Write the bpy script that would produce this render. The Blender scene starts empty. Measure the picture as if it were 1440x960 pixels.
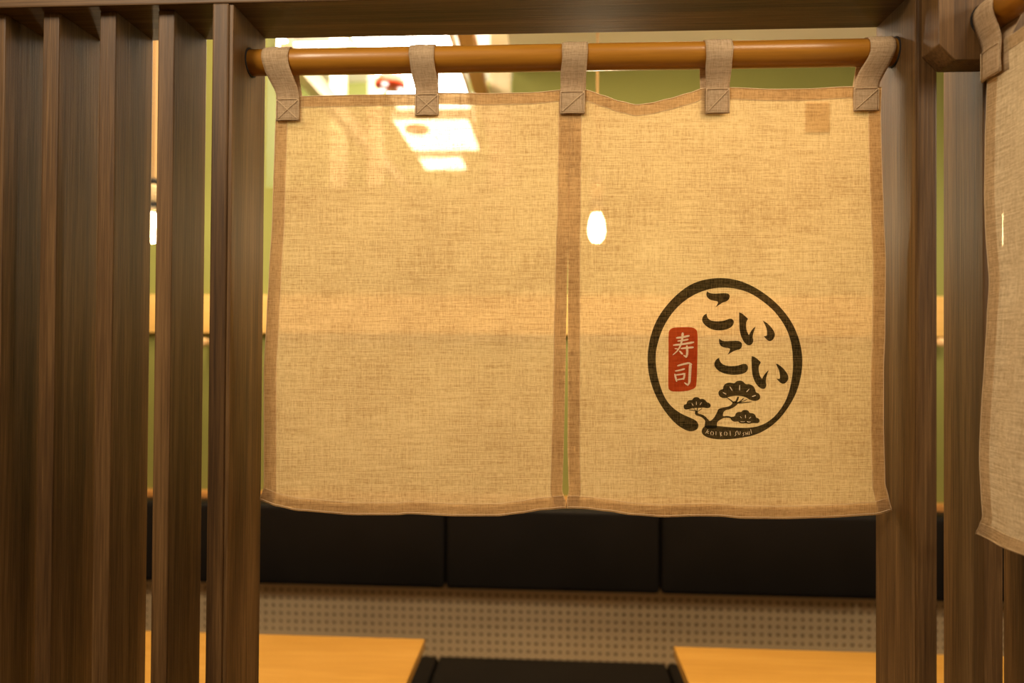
import bpy, bmesh, math, random
from mathutils import Vector, Matrix
from mathutils.geometry import tessellate_polygon
random.seed(7)
C = bpy.context.scene.collection
S = bpy.context.scene
# ------------------------------------------------------------------ camera
F = 960.0                                   # focal length in pixels of a 1440x960 frame (24 mm on 36 mm)
CAM = Vector((0.0, -0.915, 1.50))
ROLL = 0.0066
YAW = math.atan(52/F); PITCH = math.atan(10.5/F)
fwd = Vector((-math.sin(YAW)*math.cos(PITCH), math.cos(YAW)*math.cos(PITCH), math.sin(PITCH)))
right0 = fwd.cross(Vector((0, 0, 1))).normalized(); up0 = right0.cross(fwd)
right = right0*math.cos(ROLL) + up0*math.sin(ROLL); up = up0*math.cos(ROLL) - right0*math.sin(ROLL)
cd = bpy.data.cameras.new('camera'); cam = bpy.data.objects.new('camera', cd); C.objects.link(cam)
m = Matrix((right, up, -fwd)).transposed().to_4x4(); m.translation = CAM
cam.matrix_world = m
cd.lens = 24; cd.sensor_width = 36; cd.clip_start = 0.02
cd.dof.use_dof = True; cd.dof.focus_distance = 0.955; cd.dof.aperture_fstop = 2.2
S.camera = cam
# ------------------------------------------------------------------ world, lights, exposure
w = bpy.data.worlds.new('world'); S.world = w; w.use_nodes = True
w.node_tree.nodes['Background'].inputs[0].default_value = (1.0, 0.72, 0.42, 1)
w.node_tree.nodes['Background'].inputs[1].default_value = 0.05
S.view_settings.view_transform = 'Standard'; S.view_settings.look = 'None'
S.view_settings.exposure = 0.0; S.view_settings.gamma = 1.0
def area(name, loc, target, size, power, col, sy=None):
    l = bpy.data.lights.new(name, 'AREA'); l.energy = power; l.color = col
    l.shape = 'RECTANGLE'; l.size = size; l.size_y = sy or size
    o = bpy.data.objects.new(name, l); C.objects.link(o); o.location = loc
    o.rotation_euler = (Vector(target)-Vector(loc)).to_track_quat('-Z', 'Y').to_euler()
    return o
WARM = (1.0, 0.66, 0.34)
area('guest_room_light', (0.75, -1.05, 2.95), (-0.3, 0.0, 1.9), 0.45, 13, (1.0, 0.78, 0.54))
area('side_curtain_fill', (1.75, -0.75, 2.25), (0.5, -0.3, 1.5), 0.5, 14, (1.0, 0.84, 0.62))  # unseen area light added to make the side curtain glow from behind
area('guest_room_light_left', (-1.0, -1.3, 2.75), (0.6, -0.1, 1.6), 0.5, 30, (1.0, 0.82, 0.60))
area('booth_fill', (0.35, 0.62, 2.42), (0.25, 0.9, 0.7), 0.5, 20, WARM, 0.9)  # added downlight without a visible fitting, brightens tables and back of linen
area('booth_fill_left', (-0.95, 0.65, 3.0), (-0.5, 0.8, 0.7), 0.5, 26, WARM)  # second unseen light added for the left half of the booth
area('neighbour_room_light', (-1.3, 2.3, 3.3), (-0.8, 3.0, 2.0), 0.6, 120, (1.0, 0.84, 0.62))

def W(px, py, Y):                            # point of the photograph's pixel (px,py) on the plane of depth Y
    d = fwd*F + right*(px-720) - up*(py-480)
    t = (Y-CAM.y)/d.y
    return CAM + d*t
def XX(px, Y): return W(px, 485, Y).x
def ZZ(py, Y, px=772): return W(px, py, Y).z
# ------------------------------------------------------------------ materials
def new(name):
    mt = bpy.data.materials.new(name); mt.use_nodes = True
    nt = mt.node_tree; nt.nodes.clear()
    out = nt.nodes.new('ShaderNodeOutputMaterial')
    return mt, nt, nt.nodes, nt.links, out
def ramp(N, pts):
    r = N.new('ShaderNodeValToRGB'); e = r.color_ramp.elements
    while len(e) < len(pts): e.new(0.5)
    for k, (p, c) in zip(e, pts): k.position = p; k.color = (*c, 1) if len(c) == 3 else c
    return r
def wood(name, dark, mid, light, axis='Z', rough=0.45, grain=1.0, bump=0.25, coat=0.0):
    mt, nt, N, L, out = new(name)
    tc = N.new('ShaderNodeTexCoord'); oi = N.new('ShaderNodeObjectInfo')
    mul = N.new('ShaderNodeMath'); mul.operation = 'MULTIPLY'; mul.inputs[1].default_value = 17.3
    L.new(oi.outputs['Random'], mul.inputs[0])
    add = N.new('ShaderNodeVectorMath'); add.operation = 'ADD'
    L.new(tc.outputs['Object'], add.inputs[0]); L.new(mul.outputs[0], add.inputs[1])
    def nz(al, ac, det=6, dis=0.0):
        mp = N.new('ShaderNodeMapping')
        sc = [ac, ac, ac]; sc['XYZ'.index(axis)] = al
        mp.inputs['Scale'].default_value = sc
        L.new(add.outputs[0], mp.inputs[0])
        n = N.new('ShaderNodeTexNoise'); n.inputs['Scale'].default_value = 1; n.inputs['Detail'].default_value = det
        n.inputs['Distortion'].default_value = dis; n.inputs['Roughness'].default_value = 0.6
        L.new(mp.outputs[0], n.inputs['Vector']); return n
    a = nz(0.9, 28*grain, 5, 0.6); b = nz(9, 380*grain, 6); c = nz(2.2, 5, 2)
    m1 = N.new('ShaderNodeMath'); m1.operation = 'MULTIPLY_ADD'; m1.inputs[1].default_value = 0.48
    L.new(a.outputs['Fac'], m1.inputs[0])
    m2 = N.new('ShaderNodeMath'); m2.operation = 'MULTIPLY_ADD'; m2.inputs[1].default_value = 0.34; m2.inputs[2].default_value = 0.0
    L.new(b.outputs['Fac'], m2.inputs[0])
    m3 = N.new('ShaderNodeMath'); m3.operation = 'MULTIPLY_ADD'; m3.inputs[1].default_value = 0.18
    L.new(c.outputs['Fac'], m3.inputs[0]); L.new(m2.outputs[0], m3.inputs[2]); L.new(m3.outputs[0], m1.inputs[2])
    r = ramp(N, [(0.36, dark), (0.5, mid), (0.64, light)]); L.new(m1.outputs[0], r.inputs[0])
    bs = N.new('ShaderNodeBsdfPrincipled'); bs.inputs['Roughness'].default_value = rough
    bs.inputs['Specular IOR Level'].default_value = 0.35; bs.inputs['Coat Weight'].default_value = coat; bs.inputs['Coat Roughness'].default_value = 0.2
    L.new(r.outputs[0], bs.inputs['Base Color'])
    bp = N.new('ShaderNodeBump'); bp.inputs['Strength'].default_value = bump; bp.inputs['Distance'].default_value = 0.0015
    L.new(b.outputs['Fac'], bp.inputs['Height']); L.new(bp.outputs[0], bs.inputs['Normal'])
    L.new(bs.outputs[0], out.inputs[0]); return mt
def plain(name, col, rough=0.6, metal=0.0, var=0.12, scale=6.0, bump=0.0, bscale=300, spec=0.5):
    mt, nt, N, L, out = new(name)
    tc = N.new('ShaderNodeTexCoord'); n = N.new('ShaderNodeTexNoise'); n.inputs['Scale'].default_value = scale
    n.inputs['Detail'].default_value = 5; L.new(tc.outputs['Object'], n.inputs['Vector'])
    lo = tuple(c*(1-var) for c in col); hi = tuple(min(1, c*(1+var)) for c in col)
    r = ramp(N, [(0.3, lo), (0.7, hi)]); L.new(n.outputs['Fac'], r.inputs[0])
    bs = N.new('ShaderNodeBsdfPrincipled'); bs.inputs['Roughness'].default_value = rough; bs.inputs['Metallic'].default_value = metal
    bs.inputs['Specular IOR Level'].default_value = spec
    L.new(r.outputs[0], bs.inputs['Base Color'])
    if bump:
        n2 = N.new('ShaderNodeTexNoise'); n2.inputs['Scale'].default_value = bscale; L.new(tc.outputs['Object'], n2.inputs['Vector'])
        bp = N.new('ShaderNodeBump'); bp.inputs['Strength'].default_value = bump; bp.inputs['Distance'].default_value = 0.001
        L.new(n2.outputs['Fac'], bp.inputs['Height']); L.new(bp.outputs[0], bs.inputs['Normal'])
    L.new(bs.outputs[0], out.inputs[0]); return mt
def glow(name, col, strength):
    mt, nt, N, L, out = new(name)
    e = N.new('ShaderNodeEmission'); e.inputs[0].default_value = (*col, 1); e.inputs[1].default_value = strength
    L.new(e.outputs[0], out.inputs[0]); return mt
def cloth(name, lo, hi, trans_lo, trans_hi, translu, tint=(1, .86, .62), mottled=0.0):
    """open woven linen: thread-shaped noise in UV metres, gaps let light through"""
    mt, nt, N, L, out = new(name)
    uv = N.new('ShaderNodeUVMap')
    def nz(sx, sy, det=2):
        mp = N.new('ShaderNodeMapping'); mp.inputs['Scale'].default_value = (sx, sy, 1); L.new(uv.outputs[0], mp.inputs[0])
        n = N.new('ShaderNodeTexNoise'); n.inputs['Scale'].default_value = 1; n.inputs['Detail'].default_value = det
        L.new(mp.outputs[0], n.inputs['Vector']); return n.outputs['Fac']
    def mth(op, a, b, c=None):
        q = N.new('ShaderNodeMath'); q.operation = op
        for i, v in enumerate((a, b, c)):
            if v is None: continue
            if isinstance(v, (int, float)): q.inputs[i].default_value = v
            else: L.new(v, q.inputs[i])
        return q.outputs[0]
    hx = nz(110, 1250, 4); vx = nz(1250, 110, 4)                    # weft and warp threads
    hs = nz(18, 600, 2); vs = nz(600, 18, 2)              # slubs
    s = mth('ADD', mth('ADD', hx, vx), mth('ADD', mth('MULTIPLY', hs, 0.95), mth('MULTIPLY', vs, 0.6)))
    s = mth('DIVIDE', s, 3.55)
    cl = nz(9, 9, 3)
    s2 = mth('ADD', s, mth('MULTIPLY', mth('SUBTRACT', cl, 0.5), 0.12))
    r = ramp(N, [(0.39, lo), (0.58, hi)]); L.new(s2, r.inputs[0])
    df = N.new('ShaderNodeBsdfDiffuse'); L.new(r.outputs[0], df.inputs[0])
    tl = N.new('ShaderNodeBsdfTranslucent'); L.new(r.outputs[0], tl.inputs[0])
    bp = N.new('ShaderNodeBump'); bp.inputs['Strength'].default_value = 0.5; bp.inputs['Distance'].default_value = 0.0006
    L.new(s, bp.inputs['Height']); L.new(bp.outputs[0], df.inputs['Normal']); L.new(bp.outputs[0], tl.inputs['Normal'])
    mx = N.new('ShaderNodeMixShader'); mx.inputs[0].default_value = translu
    L.new(df.outputs[0], mx.inputs[1]); L.new(tl.outputs[0], mx.inputs[2])
    tr = N.new('ShaderNodeBsdfTransparent'); tr.inputs[0].default_value = (*tint, 1)
    mr = N.new('ShaderNodeMapRange'); mr.inputs['From Min'].default_value = 0.38; mr.inputs['From Max'].default_value = 0.60
    mr.inputs['To Min'].default_value = trans_lo; mr.inputs['To Max'].default_value = trans_hi; L.new(s2, mr.inputs['Value'])
    m2 = N.new('ShaderNodeMixShader'); L.new(mr.outputs[0], m2.inputs[0]); L.new(mx.outputs[0], m2.inputs[1]); L.new(tr.outputs[0], m2.inputs[2])
    L.new(m2.outputs[0], out.inputs[0]); return mt

M = {}
WD, WM_, WL = (0.030, 0.014, 0.004), (0.095, 0.049, 0.016), (0.20, 0.112, 0.042)
M['walnut'] = wood('dark_walnut_vertical', WD, WM_, WL, 'Z', 0.5)
M['walnut_x'] = wood('dark_walnut_horizontal', WD, WM_, WL, 'X', 0.5)
M['rod'] = wood('varnished_rod', (0.26, 0.105, 0.010), (0.37, 0.160, 0.014), (0.44, 0.20, 0.022), 'X', 0.38, 0.5, 0.05, 0.25)
M['rod_y'] = wood('varnished_rod_y', (0.26, 0.105, 0.010), (0.37, 0.160, 0.014), (0.44, 0.20, 0.022), 'Y', 0.38, 0.5, 0.05, 0.25)
M['table'] = wood('honey_table', (0.50, 0.265, 0.050), (0.58, 0.32, 0.068), (0.66, 0.38, 0.10), 'X', 0.35, 0.5, 0.03, 0.2)
M['pale'] = wood('pale_pine', (0.72, 0.46, 0.14), (0.80, 0.54, 0.18), (0.86, 0.60, 0.24), 'X', 0.5, 0.4, 0.05)
M['cream_z'] = wood('cream_timber_vertical', (0.76, 0.62, 0.42), (0.82, 0.70, 0.50), (0.88, 0.77, 0.58), 'Z', 0.5, 0.4, 0.05)
M['pale_z'] = wood('pale_pine_vertical', (0.62, 0.42, 0.20), (0.74, 0.52, 0.27), (0.85, 0.66, 0.42), 'Z', 0.5, 0.4, 0.05)
M['pale_y'] = wood('pale_overlit_timber', (0.74, 0.60, 0.42), (0.82, 0.70, 0.52), (0.88, 0.77, 0.60), 'Y', 0.5, 0.4, 0.05)  # beam wood coloured pale to stand in for its overexposed lit side
M['brown_y'] = wood('brown_beam', (0.52, 0.24, 0.06), (0.62, 0.30, 0.09), (0.70, 0.36, 0.12), 'Y', 0.5, 0.4, 0.05)
M['ledge'] = wood('orange_ledge', (0.50, 0.24, 0.07), (0.60, 0.30, 0.09), (0.66, 0.35, 0.12), 'X', 0.4, 0.5, 0.03)
M['green'] = plain('olive_green_wall', (0.26, 0.29, 0.080), 0.75, var=0.04, scale=2)
M['white'] = plain('white_ceiling', (0.82, 0.78, 0.74), 0.8, var=0.03)
M['front'] = plain('beige_plaster', (0.55, 0.42, 0.28), 0.8, var=0.05)
M['floor'] = wood('brown_floorboards', (0.05, 0.03, 0.018), (0.08, 0.048, 0.027), (0.11, 0.066, 0.038), 'X', 0.4, 0.3, 0.1)
M['leather'] = plain('black_leatherette', (0.006, 0.0055, 0.0055), 0.5, var=0.2, bump=0.25, bscale=500, spec=0.25)
M['perf'] = plain('pale_perforated_board', (0.78, 0.62, 0.38), 0.6, var=0.05, scale=3)
M['dark'] = plain('hole_shade_dark', (0.012, 0.008, 0.005), 0.9)  # flat dark colour standing in for shade inside the rod holes
M['hole'] = plain('hole_backing_board', (0.34, 0.22, 0.11), 0.9)
M['black'] = plain('black_metal', (0.02, 0.02, 0.02), 0.4, 0.6)
M['holder'] = plain('cream_lamp_holder', (0.75, 0.62, 0.38), 0.4)
M['red'] = plain('red_lacquer', (0.70, 0.07, 0.02), 0.35, var=0.05)
M['cord'] = plain('tan_cord', (0.50, 0.30, 0.13), 0.7)
M['steel'] = plain('dark_steel', (0.06, 0.055, 0.05), 0.45, 0.7)
M['bulb'] = glow('lit_bulb', (1.0, 0.76, 0.46), 110)
M['panel'] = glow('lit_panel', (1.0, 0.88, 0.70), 20.0)
M['spot'] = glow('lit_spot_lens', (1.0, 0.9, 0.75), 2.2)
M['linen'] = cloth('natural_linen', (0.39, 0.255, 0.115), (0.82, 0.65, 0.37), 0.03, 0.20, 0.58)
M['linen_side'] = cloth('natural_linen_side', (0.42, 0.29, 0.15), (0.84, 0.69, 0.44), 0.0, 0.025, 0.50)
M['linen_hem'] = cloth('natural_linen_folded', (0.42, 0.255, 0.12), (0.72, 0.52, 0.29), 0.04, 0.14, 0.42)
M['linen_tab'] = cloth('natural_linen_tab', (0.40, 0.27, 0.15), (0.70, 0.54, 0.35), 0.0, 0.05, 0.30)
M['thread'] = plain('linen_thread', (0.66, 0.50, 0.30), 0.8)
M['ink'] = cloth('dark_green_black_ink', (0.006, 0.006, 0.004), (0.026, 0.026, 0.014), 0.0, 0.13, 0.35)
M['redink'] = cloth('vermilion_ink', (0.32, 0.030, 0.006), (0.52, 0.060, 0.012), 0.02, 0.10, 0.40)
M['bare'] = cloth('unprinted_linen_whitened', (0.85, 0.64, 0.38), (1.0, 0.86, 0.60), 0.0, 0.05, 0.25)  # linen whitened to make up for backlight the ink layer blocks
# ------------------------------------------------------------------ object helpers
def link(name, bm, mat, parent=None, smooth=False, origin=None):
    me = bpy.data.meshes.new(name); 
    if origin is not None:
        bmesh.ops.translate(bm, verts=bm.verts, vec=-Vector(origin))
    bm.to_mesh(me); bm.free()
    me.materials.append(mat if not isinstance(mat, str) else M[mat])
    if smooth:
        for p in me.polygons: p.use_smooth = True
    o = bpy.data.objects.new(name, me); C.objects.link(o)
    if origin is not None: o.location = origin
    if parent is not None:
        o.parent = parent; q = parent; off = Vector((0, 0, 0))
        while q is not None: off += q.location; q = q.parent
        o.location = o.location - off
    return o
def thing(name, label, cat, loc, group=None):
    o = bpy.data.objects.new(name, None); C.objects.link(o); o.empty_display_size = 0.05
    o.location = loc; tag(o, label, cat, group); return o
def tag(o, label, cat, group=None):
    o['label'] = label; o['category'] = cat
    if group: o['group'] = group
    return o
def struct(o): o['kind'] = 'structure'; return o
def box(bm, x0, x1, y0, y1, z0, z1, bev=0.0, seg=2):
    vs = [bm.verts.new((x, y, z)) for x in (x0, x1) for y in (y0, y1) for z in (z0, z1)]
    f = [(0, 1, 3, 2), (4, 6, 7, 5), (0, 4, 5, 1), (2, 3, 7, 6), (0, 2, 6, 4), (1, 5, 7, 3)]
    fs = [bm.faces.new([vs[i] for i in q]) for q in f]
    if bev:
        es = {e for q in fs for e in q.edges}
        bmesh.ops.bevel(bm, geom=list(es), offset=bev, segments=seg, affect='EDGES', profile=0.6)
    return bm
def B(*a, **k): return box(bmesh.new(), *a, **k)
def lathe(bm, prof, c, n=24, axis='Z'):
    """prof: (radius, height) along axis through c"""
    rings = []
    for r, h in prof:
        ring = []
        for i in range(n):
            a = 2*math.pi*i/n; u, v = r*math.cos(a), r*math.sin(a)
            p = {'Z': (u, v, h), 'X': (h, u, v), 'Y': (u, h, v)}[axis]
            ring.append(bm.verts.new(Vector(c)+Vector(p)))
        rings.append(ring)
    for a, b in zip(rings, rings[1:]):
        for i in range(n): bm.faces.new((a[i], a[(i+1) % n], b[(i+1) % n], b[i]))
    bm.faces.new(rings[0][::-1]); bm.faces.new(rings[-1])
    bmesh.ops.recalc_face_normals(bm, faces=bm.faces)
    return bm
def tube(bm, pts, r, n=6):
    pts = [Vector(p) for p in pts]; rings = []
    for i, p in enumerate(pts):
        d = (pts[min(i+1, len(pts)-1)]-pts[max(i-1, 0)]).normalized()
        a = d.cross(Vector((0, 1, 0.03))).normalized(); b = d.cross(a)
        rings.append([bm.verts.new(p+a*r*math.cos(2*math.pi*k/n)+b*r*math.sin(2*math.pi*k/n)) for k in range(n)])
    for a, b in zip(rings, rings[1:]):
        for k in range(n): bm.faces.new((a[k], a[(k+1) % n], b[(k+1) % n], b[k]))
    bm.faces.new(rings[0][::-1]); bm.faces.new(rings[-1])

# ------------------------------------------------------------------ structure
L0 = 1.43                                    # the bench wall
OX0, OX1, OZ = XX(371, L0), XX(718, L0), ZZ(262, L0, 600)
HI = 3.35
bm = bmesh.new()
box(bm, -2.6, OX0, L0, L0+0.09, 0, HI); box(bm, OX0, OX1, L0, L0+0.09, 0, OZ); box(bm, OX1, 2.6, L0, L0+0.09, 0, HI)
struct(link('wall_back', bm, 'green'))
struct(link('wall_left', B(-2.7, -2.6, -2.8, 4.6, 0, HI), 'front'))
struct(link('wall_right', B(2.6, 2.7, -2.8, 4.6, 0, HI), 'front'))
struct(link('wall_front', B(-2.7, 2.7, -2.9, -2.8, 0, HI), 'front'))
FAR = 3.75
struct(link('wall_far', B(-2.6, 2.6, FAR, FAR+0.1, 0, HI), 'green'))
struct(link('floor', B(-2.7, 2.7, -2.9, 4.6, -0.08, 0), 'floor'))
struct(link('ceiling', B(-2.7, 2.7, -2.9, 4.6, HI, HI+0.08), 'white'))
ZS = ZZ(97, L0, 900)
struct(link('ceiling_soffit', B(OX1, 2.6, 0.10, L0, ZS, ZS+0.12), 'white'))
# trim on the bench wall
bx0, bx1 = XX(206, L0), XX(224, L0)
struct(link('trim_1', B(bx0, bx1, L0-0.02, L0, ZZ(252, L0, 215), HI, bev=0.002), 'pale_z'))
zt = ZZ(692.5, L0-0.05, 300)
struct(link('trim_2', B(-2.6, 2.6, L0-0.05, L0, zt-0.026, zt, bev=0.003), 'ledge'))

# ------------------------------------------------------------------ dark timber screen
FY = -0.016                                  # front plane of post and beam
BY = 0.092
ZB = ZZ(10.5, FY, 0)                          # underside of the head beam
zb_check = ZZ(48, BY, 772)
ZB = (ZB+zb_check)/2
o = link('head_beam', B(-1.6, 1.6, FY, BY, ZB, ZB+0.14, bev=0.002), 'walnut_x')
tag(o, 'long dark wooden beam running across the top above rod and slats', 'beam')
# left screen
ls = thing('slat_screen', 'row of upright dark wooden slats left of the doorway curtain', 'screen', (-1.0, 0.0, 0.0))
for px in (-98, -21, 54.5, 134.5, 217):
    a = XX(px, 0.0); jit = random.uniform(-.0004, .0004)
    link('slat', B(a, a+0.0230, 0.0, 0.090+jit, 0.0, ZB, bev=0.0016), 'walnut', ls, origin=(a, 0, 0))
PLx0, PLx1 = XX(293.5, FY), XX(322, FY)
lp = thing('door_post', 'dark wooden post at the left end of the doorway curtain rod', 'post', (PLx0, 0, 0))
link('face_strip', B(PLx0, PLx0+0.0225, FY, 0.045, 0, ZB, bev=0.0022), 'walnut', lp, origin=(PLx0, 0, 0))
link('jamb_board', B(PLx0+0.004, PLx1, FY+0.003, BY, 0, ZB, bev=0.0012), 'walnut', lp, origin=(PLx0+0.012, 0, 0))
PRx0, PRx1 = XX(1288.5, FY), XX(1318, FY)
rp = thing('door_post', 'dark wooden corner post at the right end of the doorway curtain rod', 'post', (PRx0, 0, 0))
link('jamb_board', B(PRx0, PRx1-0.003, FY+0.003, BY, 0, ZB, bev=0.0012), 'walnut', rp, origin=(PRx0, 0, 0))
link('face_strip', B(PRx0+0.0012, PRx1, FY, 0.040, 0, ZB, bev=0.0022), 'walnut', rp, origin=(PRx0+0.02, 0, 0))
rs = thing('slat_screen', 'dark wooden slats behind the partly visible right curtain', 'screen', (0.7, 0.0, 0.0))
for px in (1383, 1476, 1569):
    a = XX(px, 0.0)
    link('slat', B(a, a+0.0240, 0.0, 0.090, 0.0, ZB, bev=0.0016), 'walnut', rs, origin=(a, 0, 0))
# bracket block with a chamfered corner that carries the second rod
QY = FY-0.039
qx, qz = W(1320, 84, QY).x, W(1360, 84, QY).z
bm = bmesh.new()
cx_, cz_ = 0.0195, 0.0200
prof = [(qx+cx_, qz), (qx+0.40, qz), (qx+0.40, qz+0.20), (qx, qz+0.20), (qx, qz+cz_)]
f0 = [bm.verts.new((x, QY, z)) for x, z in prof]; f1 = [bm.verts.new((x, FY-0.0005, z)) for x, z in prof]
bm.faces.new(f0); bm.faces.new(f1[::-1])
for i in range(5): bm.faces.new((f0[i], f1[i], f1[(i+1) % 5], f0[(i+1) % 5]))
bmesh.ops.recalc_face_normals(bm, faces=bm.faces)
bmesh.ops.bevel(bm, geom=list(bm.edges), offset=0.0008, segments=1, affect='EDGES')
blk = link('corner_block', bm, 'walnut', origin=(qx, QY, qz))
tag(blk, 'dark wooden block with cut corner holding the right curtain rod', 'bracket')

# ------------------------------------------------------------------ rod of the doorway curtain
RY = 0.042; RR = 0.0182
RZ = W(850, 78.5, RY-0.004).z
rx0, rx1 = PLx1-0.0006, PRx0+0.0006
prof = [(RR*0.9, rx0), (RR, rx0+0.002)] + [(RR, rx0+(rx1-rx0)*k/8) for k in range(1, 8)] + [(RR, rx1-0.002), (RR*0.9, rx1)]
rod = link('curtain_rod', lathe(bmesh.new(), prof, (0, RY, RZ), 40, 'X'), 'rod', smooth=True)
tag(rod, 'honey brown varnished wooden rod spanning the doorway', 'rod')
for nm, xx, par in (('rod_hole_disc', PLx1, lp), ('rod_hole_disc', PRx0, rp)):
    bm = lathe(bmesh.new(), [(RR+0.0022, xx-0.0012), (RR+0.0022, xx+0.0012)], (0, RY, RZ), 32, 'X')  # no recess is cut, a dark disc imitates the shaded hole
    h = link(nm, bm, 'dark', par); h['label'] = 'dark disc painted as the shaded hole around the rod end'

# ------------------------------------------------------------------ doorway curtain
def lerp(a, b, t): return a+(b-a)*t
def interp(tab, t):                           # monotone in first value
    if t <= tab[0][0]: return tab[0][1]
    for (a, va), (b, vb) in zip(tab, tab[1:]):
        if t <= b:
            s = (t-a)/(b-a); s = s*s*(3-2*s)*0.5+s*0.5
            return lerp(va, vb, s)
    return tab[-1][1]
def yfab(px, py):                             # how the linen swells and dips
    v = max(0.0, min(1.0, (py-120)/600))
    a = 0.0016*math.sin(px*0.018+0.7)*(0.35+v) + 0.0030*v*math.sin(px*0.0115+2.2+0.6*v)
    b = 0.0011*math.sin(px*0.031+py*0.011) + 0.0008*math.sin(py*0.023-px*0.013+1.0)
    d = math.exp(-((px-895)/60)**2)*math.exp(-((py-150)/90)**2)*0.0050
    fold = 0.0030*math.exp(-((py-470-0.04*(px-700))/22)**2)*math.exp(-((px-690)/130)**2)
    return RY+0.001+(a+b)*0.9+d+fold
TL = [(389, 140), (419, 135), (507, 133), (580, 132), (620, 130), (682, 131), (745, 130), (802.6, 125)]
BL = [(364.5, 703), (390, 712), (418, 718), (496, 724), (559, 724), (574, 722.5), (640, 725.6), (700, 725.6), (731, 722), (762, 717), (796.5, 714.5)]
LL = [(140, 389), (200, 386), (300, 383), (390, 378), (440, 375), (520, 371), (600, 371), (660, 371), (685, 371), (703, 364.5)]
RL = [(125, 802.6), (158, 802.4), (300, 801.0), (335, 799.2), (400, 797.6), (480, 796.0), (560, 794.4), (625, 793), (672, 791.6), (689, 790.8), (704, 795.5), (714.5, 796.5)]
TR = [(801.2, 125), (825, 126), (849, 134), (870, 141.5), (895, 147), (915, 144.5), (940, 138.5), (968, 130.6), (989, 123.5), (1029, 122.7), (1085, 125), (1137, 124.5), (1190, 121.4), (1240, 122)]
BR = [(797.2, 714.7), (819, 715), (856, 719), (887, 724), (934, 727), (981, 725.6), (1012, 726), (1044, 729), (1100, 729.5), (1162, 728), (1231, 724), (1254.7, 718)]
LR = [(125, 801.2), (158, 801.0), (300, 799.6), (335, 798.6), (400, 798.4), (480, 798.4), (560, 798.5), (625, 798), (672, 799), (689, 799.8), (704, 796.6), (714.7, 797.2)]
RR_ = [(122, 1240), (158, 1239), (211, 1240), (300, 1243), (367, 1246), (467, 1245), (520, 1243), (600, 1243), (679, 1245), (700, 1250), (718, 1254.7)]
class Patch:
    def __init__(s, T, Bo, Le, Ri):
        s.T, s.B, s.L, s.R = T, Bo, Le, Ri
    def __call__(s, u, v):
        x0, x1 = s.T[0][0], s.T[-1][0]; X0, X1 = s.B[0][0], s.B[-1][0]
        tx, ty = lerp(x0, x1, u), interp(s.T, lerp(x0, x1, u))
        bx_, by = lerp(X0, X1, u), interp(s.B, lerp(X0, X1, u))
        ly = lerp(s.L[0][0], s.L[-1][0], v); lx = interp(s.L, ly)
        ry = lerp(s.R[0][0], s.R[-1][0], v); rx = interp(s.R, ry)
        c00, c10 = (s.L[0][1], s.L[0][0]), (s.R[0][1], s.R[0][0])
        c01, c11 = (s.L[-1][1], s.L[-1][0]), (s.R[-1][1], s.R[-1][0])
        out = []
        for k, (t, b, l, r) in enumerate(((tx, bx_, lx, rx), (ty, by, ly, ry))):
            bil = (1-u)*(1-v)*c00[k]+u*(1-v)*c10[k]+(1-u)*v*c01[k]+u*v*c11[k]
            out.append((1-v)*t+v*b+(1-u)*l+u*r-bil)
        return out
def sheet(us, vs, fn, uvfn):
    bm = bmesh.new(); uvl = bm.loops.layers.uv.new('UVMap')
    g = [[bm.verts.new(fn(u, v)) for u in us] for v in vs]
    for j in range(len(vs)-1):
        for i in range(len(us)-1):
            q = [(j, i), (j+1, i), (j+1, i+1), (j, i+1)]
            f = bm.faces.new([g[a][b] for a, b in q])
            for lp_, (a, b) in zip(f.loops, q): lp_[uvl].uv = uvfn(us[b], vs[a])
    return bm
def lin(a, b, n): return [lerp(a, b, i/n) for i in range(n+1)]
nor = thing('doorway_curtain', 'cream linen curtain with a round printed emblem hanging in the doorway', 'curtain', (0, RY, RZ-0.65))
def pmap(patch, off):
    def f(u, v):
        x, y = patch(u, v); return W(x, y, yfab(x, y)+off)
    return f
def puv(patch):
    def f(u, v):
        x, y = patch(u, v); return (x*0.001, y*0.001)
    return f
seams = bmesh.new()
for patch, hl, hr in ((Patch(TL, BL, LL, RL), 17, 16.5), (Patch(TR, BR, LR, RR_), 16.5, 18)):
    wpx = patch.T[-1][0]-patch.T[0][0]; hpx = 590
    link('linen_panel', sheet(lin(0, 1, 110), lin(0, 1, 130), pmap(patch, 0), puv(patch)), 'linen', nor, True)
    ul, ur, vt, vb = hl/wpx, 1-hr/wpx, 16/hpx, 1-17.5/hpx
    off = 0.0009
    link('side_hem', sheet(lin(0.001, ul, 3), lin(vt, 0.999, 120), pmap(patch, off), puv(patch)), 'linen_hem', nor, True)
    link('side_hem', sheet(lin(ur, 0.999, 3), lin(vt, 0.999, 120), pmap(patch, off), puv(patch)), 'linen_hem', nor, True)
    link('top_hem', sheet(lin(0.001, 0.999, 90), lin(0.0, vt, 3), pmap(patch, off*1.3), puv(patch)), 'linen_hem', nor, True)
    link('bottom_hem', sheet(lin(0.001, 0.999, 90), lin(vb, 1, 3), pmap(patch, off*1.6), puv(patch)), 'linen_hem', nor, True)
    g = pmap(patch, -0.0003)
    tube(seams, [g(u, vb) for u in lin(0.003, 0.997, 80)], 0.00042, 5)
    tube(seams, [g(u, 0.9965) for u in lin(0.003, 0.997, 80)], 0.0006, 5)
    tube(seams, [g(u, vt) for u in lin(0.003, 0.997, 80)], 0.0003, 5)
    tube(seams, [g(u, 0.001) for u in lin(0.0, 1.0, 90)], 0.0006, 5)
    for uu in (ul, ur): tube(seams, [g(uu, v) for v in lin(vt, vb, 60)], 0.00025, 5)
    for uu in ((0.001,) if patch.L is LL else (0.999,)): tube(seams, [g(uu, v) for v in lin(0, 1, 110)], 0.0005, 5)
link('seam_stitching', seams, 'thread', nor, True)
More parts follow.
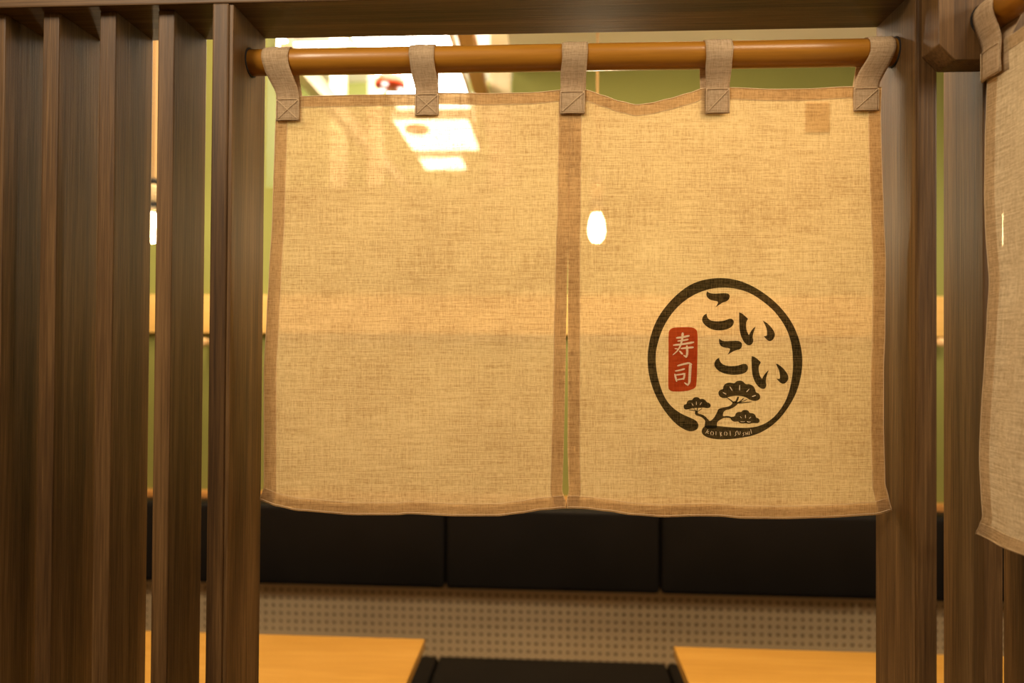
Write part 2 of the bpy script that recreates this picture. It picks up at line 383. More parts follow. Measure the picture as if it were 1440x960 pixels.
# little patch sewn on the back
def fp(u, v):
    x, y = lerp(1131, 1166, u), lerp(143, 186, v); return W(x, y, yfab(x, y)+0.0022)
o = link('care_label', sheet(lin(0, 1, 4), lin(0, 1, 4), fp, lambda u, v: (u*.034, v*.043)), 'linen', nor)
o['label'] = 'small square patch sewn behind the upper right corner'
# hanging loops
def loop(par, name, top, bot, back, ptop, pbot, diag):
    """top/bot/back: (x left, x right) pixels on the rod, at the patch, behind the patch"""
    K = RR+0.0013
    X = lambda px: W(px, 90, RY-0.008).x
    Z = lambda py: W(sum(bot)/2, py, RY-0.006).z
    path = []                                 # (Y, Z, xl, xr)
    bm_ = (back[0], back[1])
    zt_, zb_ = Z(ptop), Z(pbot)
    yb = lambda px, py: yfab(px, py)
    for k in range(4):                        # behind the cloth
        t = k/3; path.append((yfab(sum(bot)/2, pbot)+0.0035, lerp(zb_, zt_, t), X(bm_[0]), X(bm_[1])))
    y0 = path[-1][0]
    for k in range(1, 6):
        t = k/6; path.append((lerp(y0, RY+K, t**0.8), lerp(zt_, RZ, t), lerp(X(bm_[0]), X(top[0]), t), lerp(X(bm_[1]), X(top[1]), t)))
    for k in range(0, 13):
        a = math.pi*k/12
        path.append((RY+K*math.cos(a), RZ+K*math.sin(a), X(top[0]), X(top[1])))
    yf = yfab(sum(bot)/2, ptop)-0.0022
    for k in range(1, 8):
        t = k/8; s = t*t*(3-2*t)
        path.append((lerp(RY-K, yf, s), lerp(RZ, zt_, t), lerp(X(top[0]), X(bot[0]), s)+0.0006*math.sin(t*9), lerp(X(top[1]), X(bot[1]), s)-0.0004*math.sin(t*7)))
    for k in range(0, 7):
        t = k/6; path.append((lerp(yf, yfab(sum(bot)/2, pbot)-0.0022, t), lerp(zt_, zb_, t), X(bot[0])-0.0004*math.sin(t*3), X(bot[1])+0.0005*math.sin(t*3)))
    # slight swelling across the band
    us = lin(0, 1, 8)
    def fn(u, v):
        p = path[v]; bulge = 0.0009*math.sin(math.pi*u)
        s_ = -1 if v > 14 else 1
        return Vector((lerp(p[2], p[3], u), p[0]+s_*bulge, p[1]+0.0004*math.sin(u*11+v)))
    bm = bmesh.new(); uvl = bm.loops.layers.uv.new('UVMap')
    off = random.uniform(0, 3)
    g = [[bm.verts.new(fn(u, v)) for u in us] for v in range(len(path))]
    dist = [0]
    for a, b in zip(path, path[1:]): dist.append(dist[-1]+math.hypot(a[0]-b[0], a[1]-b[1]))
    for j in range(len(path)-1):
        for i in range(len(us)-1):
            q = [(j, i), (j+1, i), (j+1, i+1), (j, i+1)]
            f = bm.faces.new([g[a][b] for a, b in q])
            for l_, (a, b) in zip(f.loops, q): l_[uvl].uv = (off+us[b]*0.035, off+dist[a])
    ob = link(name, bm, 'linen_tab', par, True)
    md = ob.modifiers.new('thickness', 'SOLIDIFY'); md.thickness = 0.0011; md.offset = 0
    st = bmesh.new()
    yy = lambda t: lerp(yf, yfab(sum(bot)/2, pbot)-0.0022, t)-0.0017
    def sp(u, t): return (lerp(X(bot[0]), X(bot[1]), u), yy(t)-0.0009*math.sin(math.pi*u), lerp(zt_, zb_, t))
    lines = [[(0.03, 0.03), (0.97, 0.03)], [(0.03, .96), (0.97, .96)], [(0.03, 0.03), (0.03, .96)], [(0.97, .03), (0.97, .96)]]
    if '/' in diag: lines.append([(0.05, .93), (0.95, .06)])
    if 'x' in diag: lines += [[(0.05, .93), (0.95, .06)], [(0.05, .06), (0.95, .93)]]
    for (a, b) in lines: tube(st, [sp(lerp(a[0], b[0], t), lerp(a[1], b[1], t)) for t in lin(0, 1, 10)], 0.00042, 5)
    link('box_stitch', st, 'thread', ob, True)
    return ob
LOOPS = [((372, 409), (386, 418.5), (392, 421), 137, 168, 'x'), ((577, 612), (583, 616), (582, 614), 130, 161, 'x'),
         ((790, 826), (788, 823), (789, 825), 126, 158, '/'), ((990, 1028), (994.5, 1028), (988, 1020), 122, 158, '/'),
         ((1219, 1255), (1204, 1240), (1205, 1236), 121, 154, '/')]
for t, b, bk, p0, p1, dg in LOOPS: loop(nor, 'hanging_loop', t, b, bk, p0, p1, dg)

# ------------------------------------------------------------------ printed emblem
def ink_mesh(polys, off, layer=0.0):
    bm = bmesh.new()
    for n_, pts in enumerate(polys):
        vs = [bm.verts.new((x, y, 0)) for x, y in pts]
        for tri in tessellate_polygon([[Vector((x, y, 0)) for x, y in pts]]):
            try: bm.faces.new([vs[i] for i in tri])
            except ValueError: pass
    for ax in (0, 1):
        lo = min(v.co[ax] for v in bm.verts); hi = max(v.co[ax] for v in bm.verts)
        k = math.floor(lo/9)*9+9
        while k < hi:
            no = [0, 0, 0]; no[ax] = 1; co = [0, 0, 0]; co[ax] = k
            bmesh.ops.bisect_plane(bm, geom=list(bm.verts)+list(bm.edges)+list(bm.faces), plane_co=co, plane_no=no)
            k += 9
    uvl = bm.loops.layers.uv.new('UVMap')
    for f in bm.faces:
        for l_ in f.loops: l_[uvl].uv = (l_.vert.co.x*0.001, l_.vert.co.y*0.001)
    for v in bm.verts:
        x, y = v.co.x, v.co.y; v.co = W(x, y, yfab(x, y)-off)
    return bm
def smooth_poly(pts, it=2, hard=()):
    """Chaikin corner cutting, corners listed in hard stay sharp"""
    P = [(x, y, i in hard) for i, (x, y) in enumerate(pts)]
    for _ in range(it):
        Q = []
        n = len(P)
        for i in range(n):
            x, y, h = P[i]
            if h: Q.append(P[i]); continue
            a, c = P[i-1], P[(i+1) % n]
            Q.append((x+(a[0]-x)*.25, y+(a[1]-y)*.25, False)); Q.append((x+(c[0]-x)*.25, y+(c[1]-y)*.25, False))
        P = Q
    return [(x, y) for x, y, h in P]
def conv(pts, ox, oy, s): return [(ox+x/s, oy+y/s) for x, y in pts]
def stroke(pts, w0, w1=None):
    w1 = w0 if w1 is None else w1
    n = len(pts); Lf, Rt = [], []
    for i, (x, y) in enumerate(pts):
        a, b = pts[max(i-1, 0)], pts[min(i+1, n-1)]
        dx, dy = b[0]-a[0], b[1]-a[1]; l = math.hypot(dx, dy) or 1
        nx, ny = -dy/l, dx/l; w_ = lerp(w0, w1, i/(n-1))/2
        ex, ey = (dx/l*w_*0.5, dy/l*w_*0.5)
        if i == 0: ex, ey = -ex, -ey
        elif i < n-1: ex = ey = 0
        Lf.append((x+nx*w_+ex, y+ny*w_+ey)); Rt.append((x-nx*w_+ex, y-ny*w_+ey))
    return smooth_poly(Lf+Rt[::-1], 1)
A_ = (980, 395, 11.077); B_ = (990, 470, 11.077); D_ = (1010, 380, 8.0); C_ = (950, 530, 10.669); S_ = (930, 455, 9.6); E_ = (890, 380, 3.84)
ring = [(355, 835), (350, 858), (320, 870), (290, 866), (240, 837), (190, 785), (140, 712), (105, 635), (85, 560), (78, 480), (85, 400), (105, 320), (140, 245), (190, 178), (250, 118), (320, 70), (400, 46), (480, 40), (560, 50), (640, 80), (720, 130), (790, 190), (850, 265), (890, 345), (912, 430), (917, 510), (905, 590), (880, 670), (840, 740), (790, 805), (730, 855), (660, 890), (580, 905), (500, 913), (440, 911), (395, 900), (371, 880), (373, 856), (390, 838), (440, 838), (560, 850), (640, 850), (700, 835), (755, 800), (800, 748), (835, 685), (857, 600), (866, 520), (862, 430), (845, 350), (810, 280), (760, 215), (700, 165), (640, 125), (570, 100), (490, 91), (410, 100), (330, 130), (260, 178), (205, 238), (162, 310), (137, 380), (122, 450), (125, 530), (142, 610), (172, 690), (212, 740), (262, 775), (315, 797), (345, 812)]
def part_label(o, t): o['label'] = t; return o
em = link('emblem_ring', ink_mesh([smooth_poly(conv(ring, *E_), 2)], 0.0007), 'ink', nor)
part_label(em, 'dark green-black brushed ring with a gap at lower left')
koT = [(160, 160), (190, 185), (260, 198), (340, 192), (420, 188), (480, 192), (510, 215), (512, 250), (495, 290), (460, 318), (400, 335), (350, 370), (285, 410), (320, 365), (335, 322), (270, 308), (210, 295), (165, 260), (148, 225), (148, 190)]
koB = [(152, 505), (155, 540), (170, 580), (210, 612), (270, 625), (350, 628), (420, 618), (470, 600), (510, 585), (550, 590), (575, 620), (575, 660), (555, 700), (510, 735), (440, 760), (360, 770), (280, 765), (200, 740), (140, 700), (95, 650), (80, 610), (85, 570), (110, 530)]
iL = [(235, 472), (270, 485), (310, 520), (335, 545), (318, 575), (312, 620), (320, 680), (345, 728), (365, 690), (390, 655), (420, 632), (400, 690), (385, 750), (398, 790), (385, 825), (355, 845), (320, 838), (285, 800), (255, 740), (240, 670), (235, 580)]
iR = [(502, 565), (540, 585), (590, 630), (625, 680), (640, 720), (630, 760), (605, 790), (575, 797), (545, 780), (512, 740), (545, 738), (550, 710), (545, 660), (530, 620)]
ko2T = [(238, 62), (270, 95), (330, 108), (430, 102), (520, 98), (575, 115), (595, 150), (590, 195), (560, 235), (500, 245), (455, 265), (365, 318), (395, 270), (410, 225), (380, 210), (310, 205), (265, 185), (238, 140), (232, 100)]
ko2B = [(238, 362), (240, 400), (265, 445), (320, 480), (400, 495), (500, 492), (560, 475), (610, 458), (660, 462), (685, 495), (683, 550), (650, 595), (590, 618), (500, 632), (400, 628), (300, 605), (220, 565), (170, 510), (158, 460), (175, 410), (210, 375)]
i2L = [(742, 340), (780, 345), (830, 380), (885, 432), (875, 460), (858, 480), (850, 530), (860, 610), (880, 665), (905, 690), (925, 650), (960, 600), (1008, 555), (985, 620), (965, 690), (962, 745), (975, 790), (955, 840), (920, 852), (870, 835), (815, 780), (770, 690), (748, 600), (742, 500), (740, 400)]
i2R = [(1118, 455), (1150, 462), (1210, 505), (1270, 570), (1310, 635), (1318, 690), (1290, 740), (1250, 770), (1210, 768), (1170, 735), (1130, 690), (1180, 695), (1185, 660), (1178, 600), (1160, 540), (1135, 490)]
for lab, ps in (('upper character ko', [(koT, A_, (0, 12)), (koB, A_, (0,))]), ('upper character i', [(iL, D_, (0, 3, 7, 10)), (iR, D_, (0, 9))]),
                ('lower character ko', [(ko2T, B_, (0, 11)), (ko2B, B_, (0,))]), ('lower character i', [(i2L, B_, (0, 3, 9, 12)), (i2R, B_, (0, 10))])):
    o = link('brushed_character', ink_mesh([smooth_poly(conv(p, *k), 1, h) for p, k, h in ps], 0.0007), 'ink', nor)
    part_label(o, 'dark brushed '+lab+' inside the ring')
trunk = [(430, 770), (440, 690), (445, 655), (410, 612), (350, 585), (300, 572), (288, 540), (292, 515), (310, 500), (335, 515), (335, 545), (380, 555), (430, 575), (475, 620), (510, 660), (550, 640), (590, 590), (620, 530), (640, 480), (690, 460), (760, 450), (820, 430), (850, 400), (860, 365), (900, 360), (940, 380), (930, 410), (880, 450), (820, 480), (750, 495), (720, 525), (710, 570), (715, 590), (780, 580), (835, 595), (850, 625), (780, 608), (720, 612), (670, 640), (630, 670), (620, 700), (625, 775)]
crown1 = [(640, 240), (650, 205), (690, 185), (715, 180), (715, 140), (745, 100), (800, 80), (860, 90), (880, 95), (910, 65), (960, 50), (1010, 62), (1045, 100), (1060, 108), (1110, 105), (1165, 130), (1195, 180), (1205, 230), (1250, 245), (1275, 290), (1260, 335), (1210, 358), (1160, 355), (1110, 340), (1060, 305), (1000, 288), (940, 280), (870, 282), (800, 298), (750, 318), (700, 315), (655, 285)]
crown2 = [(120, 440), (125, 415), (165, 405), (170, 370), (200, 345), (250, 345), (265, 315), (310, 295), (355, 310), (365, 335), (400, 325), (445, 340), (465, 375), (510, 390), (530, 425), (515, 460), (470, 468), (420, 455), (380, 462), (300, 462), (250, 470), (190, 485), (150, 490), (125, 470)]
crown3 = [(825, 600), (890, 590), (900, 545), (940, 520), (990, 525), (1000, 500), (1050, 490), (1095, 505), (1110, 540), (1160, 540), (1200, 570), (1205, 605), (1250, 620), (1265, 660), (1245, 692), (1190, 690), (1150, 690), (1100, 705), (1050, 690), (1000, 697), (955, 685), (940, 665), (880, 672), (840, 650), (825, 625)]
twigs = [([(865, 380), (820, 340), (770, 308)], 22, 12), ([(900, 385), (925, 340), (940, 300)], 30, 30), ([(930, 388), (980, 360), (1022, 318)], 20, 16), ([(960, 380), (1020, 360), (1075, 332)], 12, 10), ([(930, 392), (1040, 382), (1140, 372)], 20, 12),
         ([(315, 512), (260, 498), (203, 490)], 12, 12), ([(310, 515), (290, 490), (272, 462)], 10, 8), ([(320, 515), (325, 490), (332, 460)], 16, 14), ([(325, 518), (360, 500), (398, 468)], 12, 8)]
pine = link('pine_tree_print', ink_mesh([smooth_poly(conv(trunk, *C_), 1)] + [smooth_poly(conv(c, *C_), 1) for c in (crown1, crown2, crown3)] +
            [conv(stroke(*t), *C_) for t in twigs], 0.0009), 'ink', nor)
part_label(pine, 'dark printed pine tree with three clouded crowns')
slits = [([(712, 232), (758, 256)], 12, 14), ([(815, 145), (850, 202)], 12, 14), ([(962, 120), (960, 195)], 10, 16), ([(1105, 180), (1066, 222)], 10, 16), ([(1150, 292), (1200, 275)], 14, 16),
         ([(245, 395), (265, 430)], 7, 9), ([(313, 368), (313, 415)], 7, 12), ([(390, 380), (366, 417)], 7, 9),
         ([(970, 590), (990, 615)], 7, 9), ([(1048, 568), (1050, 612)], 8, 12), ([(1130, 598), (1106, 622)], 7, 9), ([(975, 667), (1010, 672), (1040, 666)], 7, 8), ([(1075, 668), (1100, 677), (1125, 672)], 14, 10)]
o = link('needle_slits', ink_mesh([conv(stroke(*t), *C_) for t in slits], 0.0013), 'bare', pine)  # unprinted gaps in the crowns
part_label(o, 'bare linen slits between the pine needles'); o['kind'] = 'stuff'
# KOIKOI SUSHI along the base, in worn strokes
txt = [[(488, 785), (452, 845)], [(500, 812), (476, 822), (492, 850)], [(542, 812), (524, 838), (535, 868)], [(556, 818), (574, 842), (556, 872)], [(607, 815), (606, 870)], [(668, 820), (678, 890)], [(692, 826), (676, 852), (694, 882)],
       [(742, 822), (730, 848), (741, 874)], [(760, 822), (777, 848), (762, 876)], [(818, 808), (822, 882)], [(922, 806), (898, 838), (908, 862), (888, 884)], [(934, 812), (944, 862), (966, 860), (970, 815)],
       [(1030, 830), (1008, 846), (1030, 862), (1010, 882)], [(1052, 826), (1058, 872)], [(1056, 848), (1078, 846)], [(1080, 822), (1086, 870)], [(1104, 812), (1108, 868)], [(1126, 782), (1142, 850)]]
o = link('base_lettering', ink_mesh([conv(stroke(t, 9, 8), *C_) for t in txt], 0.0013), 'bare', em)
part_label(o, 'small worn bare linen letters in the ring base')
seal = [(95, 130), (110, 85), (150, 55), (220, 48), (400, 45), (460, 65), (490, 110), (490, 300), (484, 600), (476, 800), (465, 860), (410, 890), (330, 912), (170, 918), (120, 905), (92, 870), (93, 700), (97, 400)]
sl = link('red_seal', ink_mesh([smooth_poly(conv(seal, *S_), 1)], 0.0007), 'redink', nor)
part_label(sl, 'vermilion rounded seal with two bare characters')
kj = [([(288, 128), (284, 200), (262, 290), (222, 362), (155, 422)], 34, 12), ([(205, 192), (290, 182), (375, 163)], 26, 28), ([(222, 234), (290, 226), (362, 212)], 20, 22), ([(165, 290), (300, 275), (435, 250)], 24, 28), ([(265, 335), (350, 325), (430, 318)], 20, 28),
      ([(345, 300), (352, 400), (335, 452)], 32, 28), ([(300, 425), (338, 452)], 14, 26), ([(245, 368), (284, 408)], 20, 28), ([(182, 335), (232, 342)], 14, 14),
      ([(220, 568), (300, 545), (370, 530)], 22, 26), ([(370, 530), (410, 550)], 28, 22), ([(392, 545), (385, 680), (378, 800)], 38, 34), ([(378, 790), (356, 835)], 34, 14), ([(310, 795), (358, 828)], 12, 26), ([(190, 638), (250, 628), (312, 610)], 20, 24),
      ([(183, 682), (206, 778)], 26, 24), ([(190, 692), (250, 686), (320, 672)], 18, 22), ([(314, 682), (302, 750)], 28, 22), ([(205, 758), (308, 740)], 20, 20)]
o = link('seal_characters', ink_mesh([conv(stroke(*t), *S_) for t in kj], 0.0012), 'bare', sl)
part_label(o, 'bare linen characters for sushi inside the seal')

# ------------------------------------------------------------------ second curtain and rod (coming towards the camera on the right)
R2y = QY
c2 = W(1389, 28, R2y); K2 = 0.0182
prof = [(K2, R2y+0.0005)] + [(K2, R2y-0.52*k/6) for k in range(1, 7)]
rod2 = link('curtain_rod', lathe(bmesh.new(), prof, (c2.x, 0, c2.z), 40, 'Y'), 'rod_y', smooth=True)
tag(rod2, 'short visible end of varnished rod entering the cut-corner block', 'rod')
h = link('rod_hole_disc', lathe(bmesh.new(), [(K2+0.0028, R2y-0.0012), (K2+0.0028, R2y+0.0012)], (c2.x, 0, c2.z), 32, 'Y'), 'dark', blk)  # dark disc in place of a shaded recess in the block
h['label'] = 'dark disc painted as the shaded hole around the rod end'
nor2 = thing('side_curtain', 'cream linen curtain cut off by the right edge, facing sideways', 'curtain', (c2.x, -0.3, 0.7))
X2 = c2.x-0.004
def yz(px, py):                               # pixel to (Y, Z) on the plane X = X2
    d = fwd*F + right*(px-720) - up*(py-480); t = (X2-CAM.x)/d.x; p = CAM+d*t; return p.y, p.z
E2 = [(62, 1386), (108, 1386.5), (130, 1385), (180, 1383), (260, 1384), (300, 1386), (390, 1391), (440, 1387), (500, 1384), (560, 1382), (640, 1380.5), (690, 1382), (722, 1383), (735, 1378), (751, 1371.5)]
zt2 = yz(1412, 54)[1]; zbt = yz(1373, 751)[1]
ys_left = {}
def fab2(u, v):
    py = lerp(62, 751, v); px = interp(E2, py)
    y0, z0 = yz(px, py)
    z = lerp(zt2, zbt, v)
    y = y0 - u*0.42
    dx = 0.006*math.sin(u*15+0.6+v*2)*(0.3+0.7*v)*min(1, u*8) + 0.0015*math.sin(v*13+u*5) + 0.004*math.sin(v*6)*0.3
    return Vector((X2+dx, y, z))
uv2 = lambda u, v: (u*0.42, v*0.62)
us2 = [0, .01, .02, .03, .045] + lin(.06, 1, 50)
link('linen_panel', sheet(us2, lin(0, 1, 110), fab2, uv2), 'linen_side', nor2, True)
sh = lambda u, v: fab2(u, v)+Vector((0.0009, 0, 0))
link('side_hem', sheet([0.001, .02, .042], lin(0.0, 1, 110), sh, uv2), 'linen_hem', nor2, True)
link('top_hem', sheet(us2, lin(0, .026, 3), sh, uv2), 'linen_hem', nor2, True)
link('bottom_hem', sheet(us2, lin(.973, 1, 3), sh, uv2), 'linen_hem', nor2, True)
sb = bmesh.new(); fr = lambda u, v: fab2(u, v)+Vector((-0.0004, 0, 0))
tube(sb, [fr(u, .973) for u in us2], 0.00035, 5); tube(sb, [fr(u, .026) for u in us2], 0.0003, 5)
tube(sb, [fr(.0015, v) for v in lin(0, 1, 110)], 0.0005, 5); tube(sb, [fr(u, .998) for u in us2], 0.0005, 5)
link('seam_stitching', sb, 'thread', nor2, True)
# its first loop
def loop2(y_top, y_bot, wd):
    bm = bmesh.new(); uvl = bm.loops.layers.uv.new('UVMap'); K = K2+0.0014
    ztop = fab2(0.03, 0.0).z-0.002; zbot = ztop-0.036
    path = []
    for k in range(4): path.append((X2+0.003, lerp(zbot, ztop, k/3), y_bot-0.004))
    for k in range(1, 6): t = k/6; path.append((lerp(X2+0.003, c2.x+K, t), lerp(ztop, c2.z, t), lerp(y_bot-0.004, y_top, t)))
    for k in range(13): a = math.pi*k/12; path.append((c2.x+K*math.cos(a), c2.z+K*math.sin(a), y_top))
    for k in range(1, 8): t = k/8; s = t*t*(3-2*t); path.append((lerp(c2.x-K, X2-0.003, s), lerp(c2.z, ztop, t), lerp(y_top, y_bot, s)))
    for k in range(6): t = k/5; path.append((X2-0.003-0.001*math.sin(t*3), lerp(ztop, zbot, t), y_bot))
    us = lin(0, 1, 6); g = []
    for j, (x, z, y) in enumerate(path): g.append([bm.verts.new((x-(0.0012*math.sin(math.pi*u) if j > 14 else 0), y-u*wd, z+0.0006*math.sin(u*9+j*.7))) for u in us])
    dist = [0]
    for a, b in zip(path, path[1:]): dist.append(dist[-1]+math.hypot(a[0]-b[0], a[1]-b[1]))
    for j in range(len(path)-1):
        for i in range(6):
            q = [(j, i), (j+1, i), (j+1, i+1), (j, i+1)]; f = bm.faces.new([g[a][b] for a, b in q])
            for l_, (a, b) in zip(f.loops, q): l_[uvl].uv = (us[b]*wd, dist[a])
    ob = link('hanging_loop', bm, 'linen_tab', nor2, True)
    md = ob.modifiers.new('thickness', 'SOLIDIFY'); md.thickness = 0.0012; md.offset = 0
    st = bmesh.new()
    q = lambda u, t: (X2-0.0052-0.0008*math.sin(math.pi*u), y_bot-u*wd, lerp(ztop, zbot, t))
    for a, b in (((.04, .04), (.96, .04)), ((.04, .95), (.96, .95)), ((.04, .04), (.04, .95)), ((.96, .04), (.96, .95))):
        tube(st, [q(lerp(a[0], b[0], t), lerp(a[1], b[1], t)) for t in lin(0, 1, 8)], 0.00045, 5)
    link('box_stitch', st, 'thread', ob, True)
yb2 = yz(1386, 90)[0]
loop2(R2y-0.004, yb2+0.002, 0.036)
loop2(R2y-0.215, yb2-0.21, 0.036)

# ------------------------------------------------------------------ bench and back cushions
def cushion(name, x0, x1, y0, y1, z0, z1, par, r=0.018):
    bm = bmesh.new(); box(bm, x0, x1, y0, y1, z0, z1, bev=r, seg=4)
    o = link(name, bm, 'leather', par, True); return o
YB = L0-0.125
zc1 = ZZ(716, YB, 772); zc0 = ZZ(832.5, YB, 772)
xs = [XX(628, YB), XX(930.5, YB)]; wd_ = xs[1]-xs[0]
bk = thing('wall_backrest', 'black padded leatherette backrest mounted along the green wall', 'backrest', (0, L0, zc0))
for k in range(-3, 4):
    a = xs[0]+k*wd_
    if a > 2.5: break
    cushion('back_cushion', a+0.0015, min(2.59, a+wd_-0.0015), YB, L0-0.004, zc0, zc1, bk)
ZSEAT = ZZ(929, L0-0.03, 772)
bn = thing('banquette_bench', 'long black cushioned bench under the perforated board', 'bench', (0, L0-0.3, 0))
sx = [XX(620, L0-0.02), XX(939, L0-0.02)]; sw = sx[1]-sx[0]
link('bench_base', B(-2.5, 2.5, L0-0.46, L0-0.012, 0, ZSEAT-0.085, bev=0.004), 'walnut_x', bn)
for k in range(-2, 4):
    a = sx[0]+k*sw
    if a > 2.3: break
    cushion('seat_cushion', max(-2.5, a+0.003), min(2.59, a+sw-0.003), L0-0.50, L0-0.014, ZSEAT-0.08, ZSEAT, bn, 0.014)
# perforated board
pb = thing('perforated_board', 'pale board with rows of small holes between backrest and seat', 'board', (0, L0-0.01, ZSEAT))
z0p, z1p = ZSEAT-0.02, zc0+0.04
pitch = 11.0/F*(L0+0.915); rr = pitch*0.24
def perf(x0, x1):
    bm = bmesh.new(); nx = int((x1-x0)/pitch); nz_ = int((z1p-z0p)/pitch)+1
    yf, ybk = L0-0.012, L0-0.006; n = 8
    for i in range(nx):
        for j in range(nz_):
            cx, cz = x0+(i+.5)*pitch, z0p+(j+.5)*pitch; h_ = pitch/2
            sq = [(h_, 0), (h_, h_), (0, h_), (-h_, h_), (-h_, 0), (-h_, -h_), (0, -h_), (h_, -h_)]
            out_ = [bm.verts.new((cx+a, yf, cz+b)) for a, b in sq]
            inn = [bm.verts.new((cx+rr*math.cos(k*math.pi/4), yf, cz+rr*math.sin(k*math.pi/4))) for k in range(8)]
            ib = [bm.verts.new((v.co.x, ybk, v.co.z)) for v in inn]
            for k in range(8):
                k2 = (k+1) % 8
                bm.faces.new((out_[k], inn[k], inn[k2], out_[k2])); bm.faces.new((inn[k], ib[k], ib[k2], inn[k2]))
    bmesh.ops.remove_doubles(bm, verts=bm.verts, dist=0.0005)
    bmesh.ops.recalc_face_normals(bm, faces=bm.faces)
    return bm
link('board_face', perf(-2.2, 2.2), 'perf', pb)
link('backing', B(-2.2, 2.2, L0-0.006, L0-0.0005, z0p, z1p), 'hole', pb)

# ------------------------------------------------------------------ wooden rail with pegs
zr1, zr0 = ZZ(414, L0-0.03, 300)-0.0, ZZ(468, L0-0.03, 300)
rail = thing('wooden_rail', 'honey coloured wooden rail with pegs fixed across the green wall', 'rail', (0, L0, zr0))
link('rail_board', B(-2.5, 2.5, L0-0.030, L0, zr0, zr1, bev=0.003), 'pale', rail)
for px in (-60, 288, 1322):
    p = W(px, 481, L0-0.05)
    bm = lathe(bmesh.new(), [(0.008, L0-0.075), (0.014, L0-0.068), (0.0155, L0-0.055), (0.012, L0-0.045), (0.010, L0-0.0)], (p.x, 0, p.z), 16, 'Y')
    link('peg', bm, 'pale_z', rail, True)

# ------------------------------------------------------------------ tables
YT = 0.905
def table(x0, x1, label):
    zt_ = ZZ(898, YT, 600)
    t = thing('dining_table', label, 'table', ((x0+x1)/2, YT-0.35, 0))
    link('tabletop', B(x0, x1, YT-0.62, YT, zt_-0.028, zt_, bev=0.003), 'table', t)
    cx, cy = (x0+x1)/2, YT-0.31
    link('pedestal', lathe(bmesh.new(), [(0.035, 0.012), (0.035, zt_-0.04)], (cx, cy, 0), 20), 'steel', t, True)
    link('foot_plate', B(cx-0.22, cx+0.22, cy-0.22, cy+0.22, 0, 0.012, bev=0.004), 'steel', t)
    link('support_plate', B(cx-0.14, cx+0.14, cy-0.14, cy+0.14, zt_-0.040, zt_-0.028, bev=0.002), 'steel', t)
table(-1.45, XX(601, YT), 'honey wood table at lower left below the curtain')
table(XX(949, YT), 1.55, 'honey wood table at lower right beside the corner post')

# ------------------------------------------------------------------ pendant lamps
def pendant(px, py, Y, zceil, label):
    c = W(px, py, Y); s = (Y+0.915)/960        # metres per pixel there
    t = thing('pendant_lamp', label, 'lamp', (c.x, Y, c.z-0.06), 'pendant lamps over the booth')
    bm = bmesh.new(); tube(bm, [(c.x, Y, zceil), (c.x, Y, c.z+50*s)], 0.0024, 8); link('cord', bm, 'cord', t, True)
    lathe_ = lambda pr: lathe(bmesh.new(), pr, (c.x, Y, c.z), 20)
    link('ceiling_rose', lathe_([(0.035, zceil-c.z-0.02), (0.045, zceil-c.z)]), 'black', t, True)
    link('cap', lathe_([(0.006, 72*s), (0.014, 70*s), (0.016, 62*s)]), 'black', t, True)
    link('lamp_holder', lathe_([(0.016, 62*s), (0.018, 58*s), (0.018, 38*s), (0.016, 37*s)]), 'holder', t, True)
    link('collar', lathe_([(0.016, 37*s), (0.020, 36*s), (0.020, 30*s), (0.015, 29*s)]), 'black', t, True)
    link('bulb_base', lathe_([(0.015, 29*s), (0.015, 20*s)]), 'holder', t, True)
    b = link('bulb', lathe_([(0.013, 20*s), (0.016, 17*s), (0.020, 12*s), (0.0232, 6*s), (0.0245, 0), (0.0245, -6*s), (0.0225, -12*s), (0.018, -17*s), (0.012, -20*s), (0.005, -21.5*s)]), 'bulb', t, True)
    return t
pendant(214, 320, 1.05, HI, 'pendant lamp with lit bulb glimpsed between the slats on the left')
pendant(839, 320, 1.05, ZS, 'pendant lamp glowing through the linen just right of centre slit')
pendant(1410, 322, 0.95, ZS, 'pendant lamp glowing faintly behind the sideways right curtain')

# ------------------------------------------------------------------ the room beyond the high opening
hz = lambda h: CAM.z+h
def ceil_panel(pts, h, label):                # luminous ceiling panel hung at height h over the camera
    Ys = []
    for px, py in pts:
        d = fwd*F + right*(px-720) - up*(py-480); Ys.append(CAM+d*(h/d.z))
    x0 = (Ys[0].x+Ys[3].x)/2; x1 = (Ys[1].x+Ys[2].x)/2; y0 = (Ys[0].y+Ys[1].y)/2; y1 = (Ys[2].y+Ys[3].y)/2
    t = thing('ceiling_light', label, 'light', ((x0+x1)/2, (y0+y1)/2, hz(h)))
    link('diffuser', B(x0, x1, y0, y1, hz(h), hz(h)+0.01), 'panel', t)
    fr_ = bmesh.new()
    for a in ((x0-.008, x0, y0-.008, y1+.008), (x1, x1+.008, y0-.008, y1+.008), (x0, x1, y0-.008, y0), (x0, x1, y1, y1+.008)): box(fr_, *a, hz(h)-0.002, hz(h)+0.05)
    link('frame', fr_, 'white', t)
    for xx in (x0, x1):
        link('hanger', B(xx-.006, xx+.006, (y0+y1)/2-.006, (y0+y1)/2+.006, hz(h)+0.05, HI), 'white', t)
    return t
ceil_panel([(483, 44), (643, 44), (652, 153), (566, 153)], 1.15, 'large lit ceiling panel seen above and below the rod at left')
ceil_panel([(561, 168), (664, 168), (669, 211), (574, 211)], 1.15, 'lit ceiling panel glowing as a block through the left linen panel')
ceil_panel([(588, 222), (655, 222), (650, 238), (600, 238)], 1.15, 'narrow lit ceiling panel farther back behind the large one')
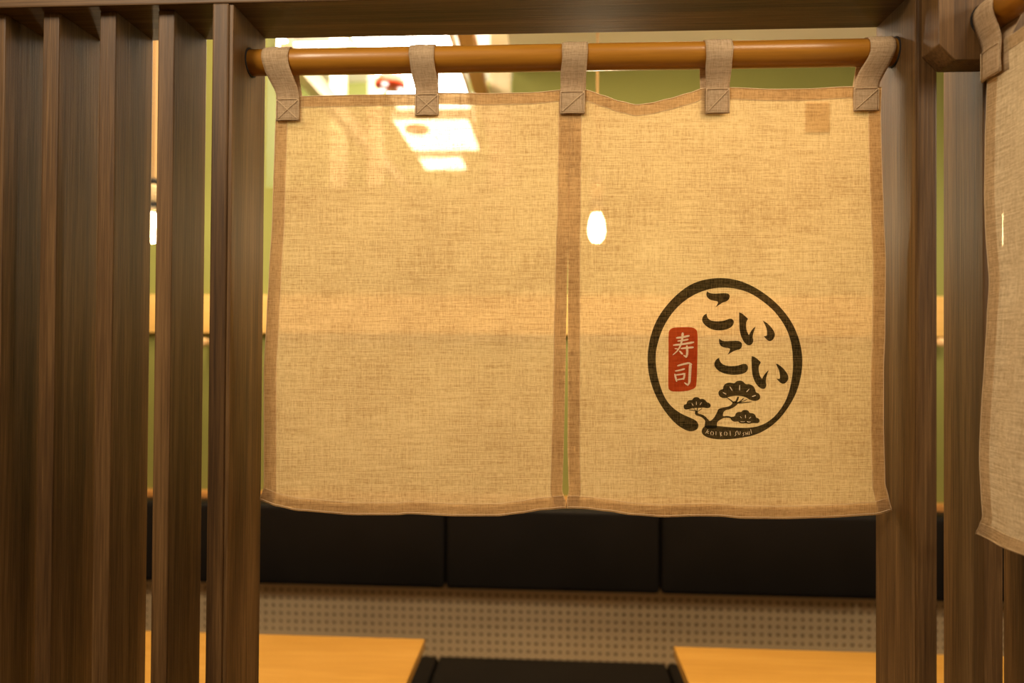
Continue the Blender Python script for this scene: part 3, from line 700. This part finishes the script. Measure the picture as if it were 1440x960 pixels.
# depth-wise timber beams
def dbeam(px, py, Y, h, wpx, hh, label, mat='brown_y', y0=0.10):
    d = fwd*F + right*(px-720) - up*(py-480); p = CAM+d*(h/d.z)
    o = link('timber_beam', B(p.x-wpx, p.x, L0+y0, FAR, hz(h), hz(h)+hh, bev=0.002), mat)
    tag(o, label, 'beam'); return o
dbeam(441, 121, 0, 1.045, 0.05, 0.075, 'timber beam receding beyond the opening, left of the lit panel', 'pale_y')
dbeam(678, 105, 0, 1.00, 0.052, 0.05, 'timber beam receding beyond the opening, right of the lit panel', y0=-0.35)
# cream posts, cross rail, soffit board
def vpost(pa, pb_, Y, pytop, pybot, label, mat='cream_z', dz=0.03):
    a, b = XX(pa, Y), XX(pb_, Y); z1 = HI; z0 = ZZ(pybot, Y, (pa+pb_)/2) if pybot else 0
    o = link('timber_post', B(a, b, Y, Y+dz, z0, z1, bev=0.002), mat); tag(o, label, 'post'); return o
vpost(461, 483, 2.35, 0, 0, 'pale timber post beyond the opening beside the first loop')
vpost(514, 534, 2.50, 0, 0, 'pale timber post beyond the opening left of the red fitting')
vpost(686, 716, 1.75, 0, 0, 'pale timber post at the right side of the opening', 'cream_z', 0.05)
zc = ZZ(70, 2.42, 440)
o = link('cross_rail', B(XX(330, 2.42), XX(500, 2.42), 2.39, 2.42, zc, zc+0.022), 'white'); tag(o, 'thin white rail beyond the opening, above the curtain rod at left', 'rail')
# white lit board top left
p0 = ceil_panel([(375, 48), (403, 48), (403, 66), (388, 66)], 1.20, 'small lit ceiling panel above the rod at far left')
# red round fittings with three white lamps
def red_lamp(px, py, Y, label):
    rc = W(px, py, Y)
    rl = thing('red_ceiling_lamp', label, 'lamp', (rc.x, Y, rc.z))
    q = 0.0645
    link('drum', lathe(bmesh.new(), [(q*.97, -0.004), (q, 0.0), (q, 0.028), (q*.9, 0.034)], rc, 32), 'red', rl, True)
    link('stem', lathe(bmesh.new(), [(0.008, 0.05), (0.008, HI-rc.z)], rc, 10), 'white', rl, True)
    for k in range(3):
        a = math.radians((-107, 148, 27)[k])
        p = rc+Vector((math.cos(a)*q*.68, math.sin(a)*q*.68, -0.004))
        link('lamp_lens', lathe(bmesh.new(), [(0.0145, 0.0), (0.013, -0.005), (0.008, -0.008)], p, 16), 'spot', rl, True)
red_lamp(549, 121, 1.85, 'red round lamp with white bulbs hanging just under the rod at left')
red_lamp(587, 184, 2.60, 'second red round lamp, dim shape behind the left linen panel')
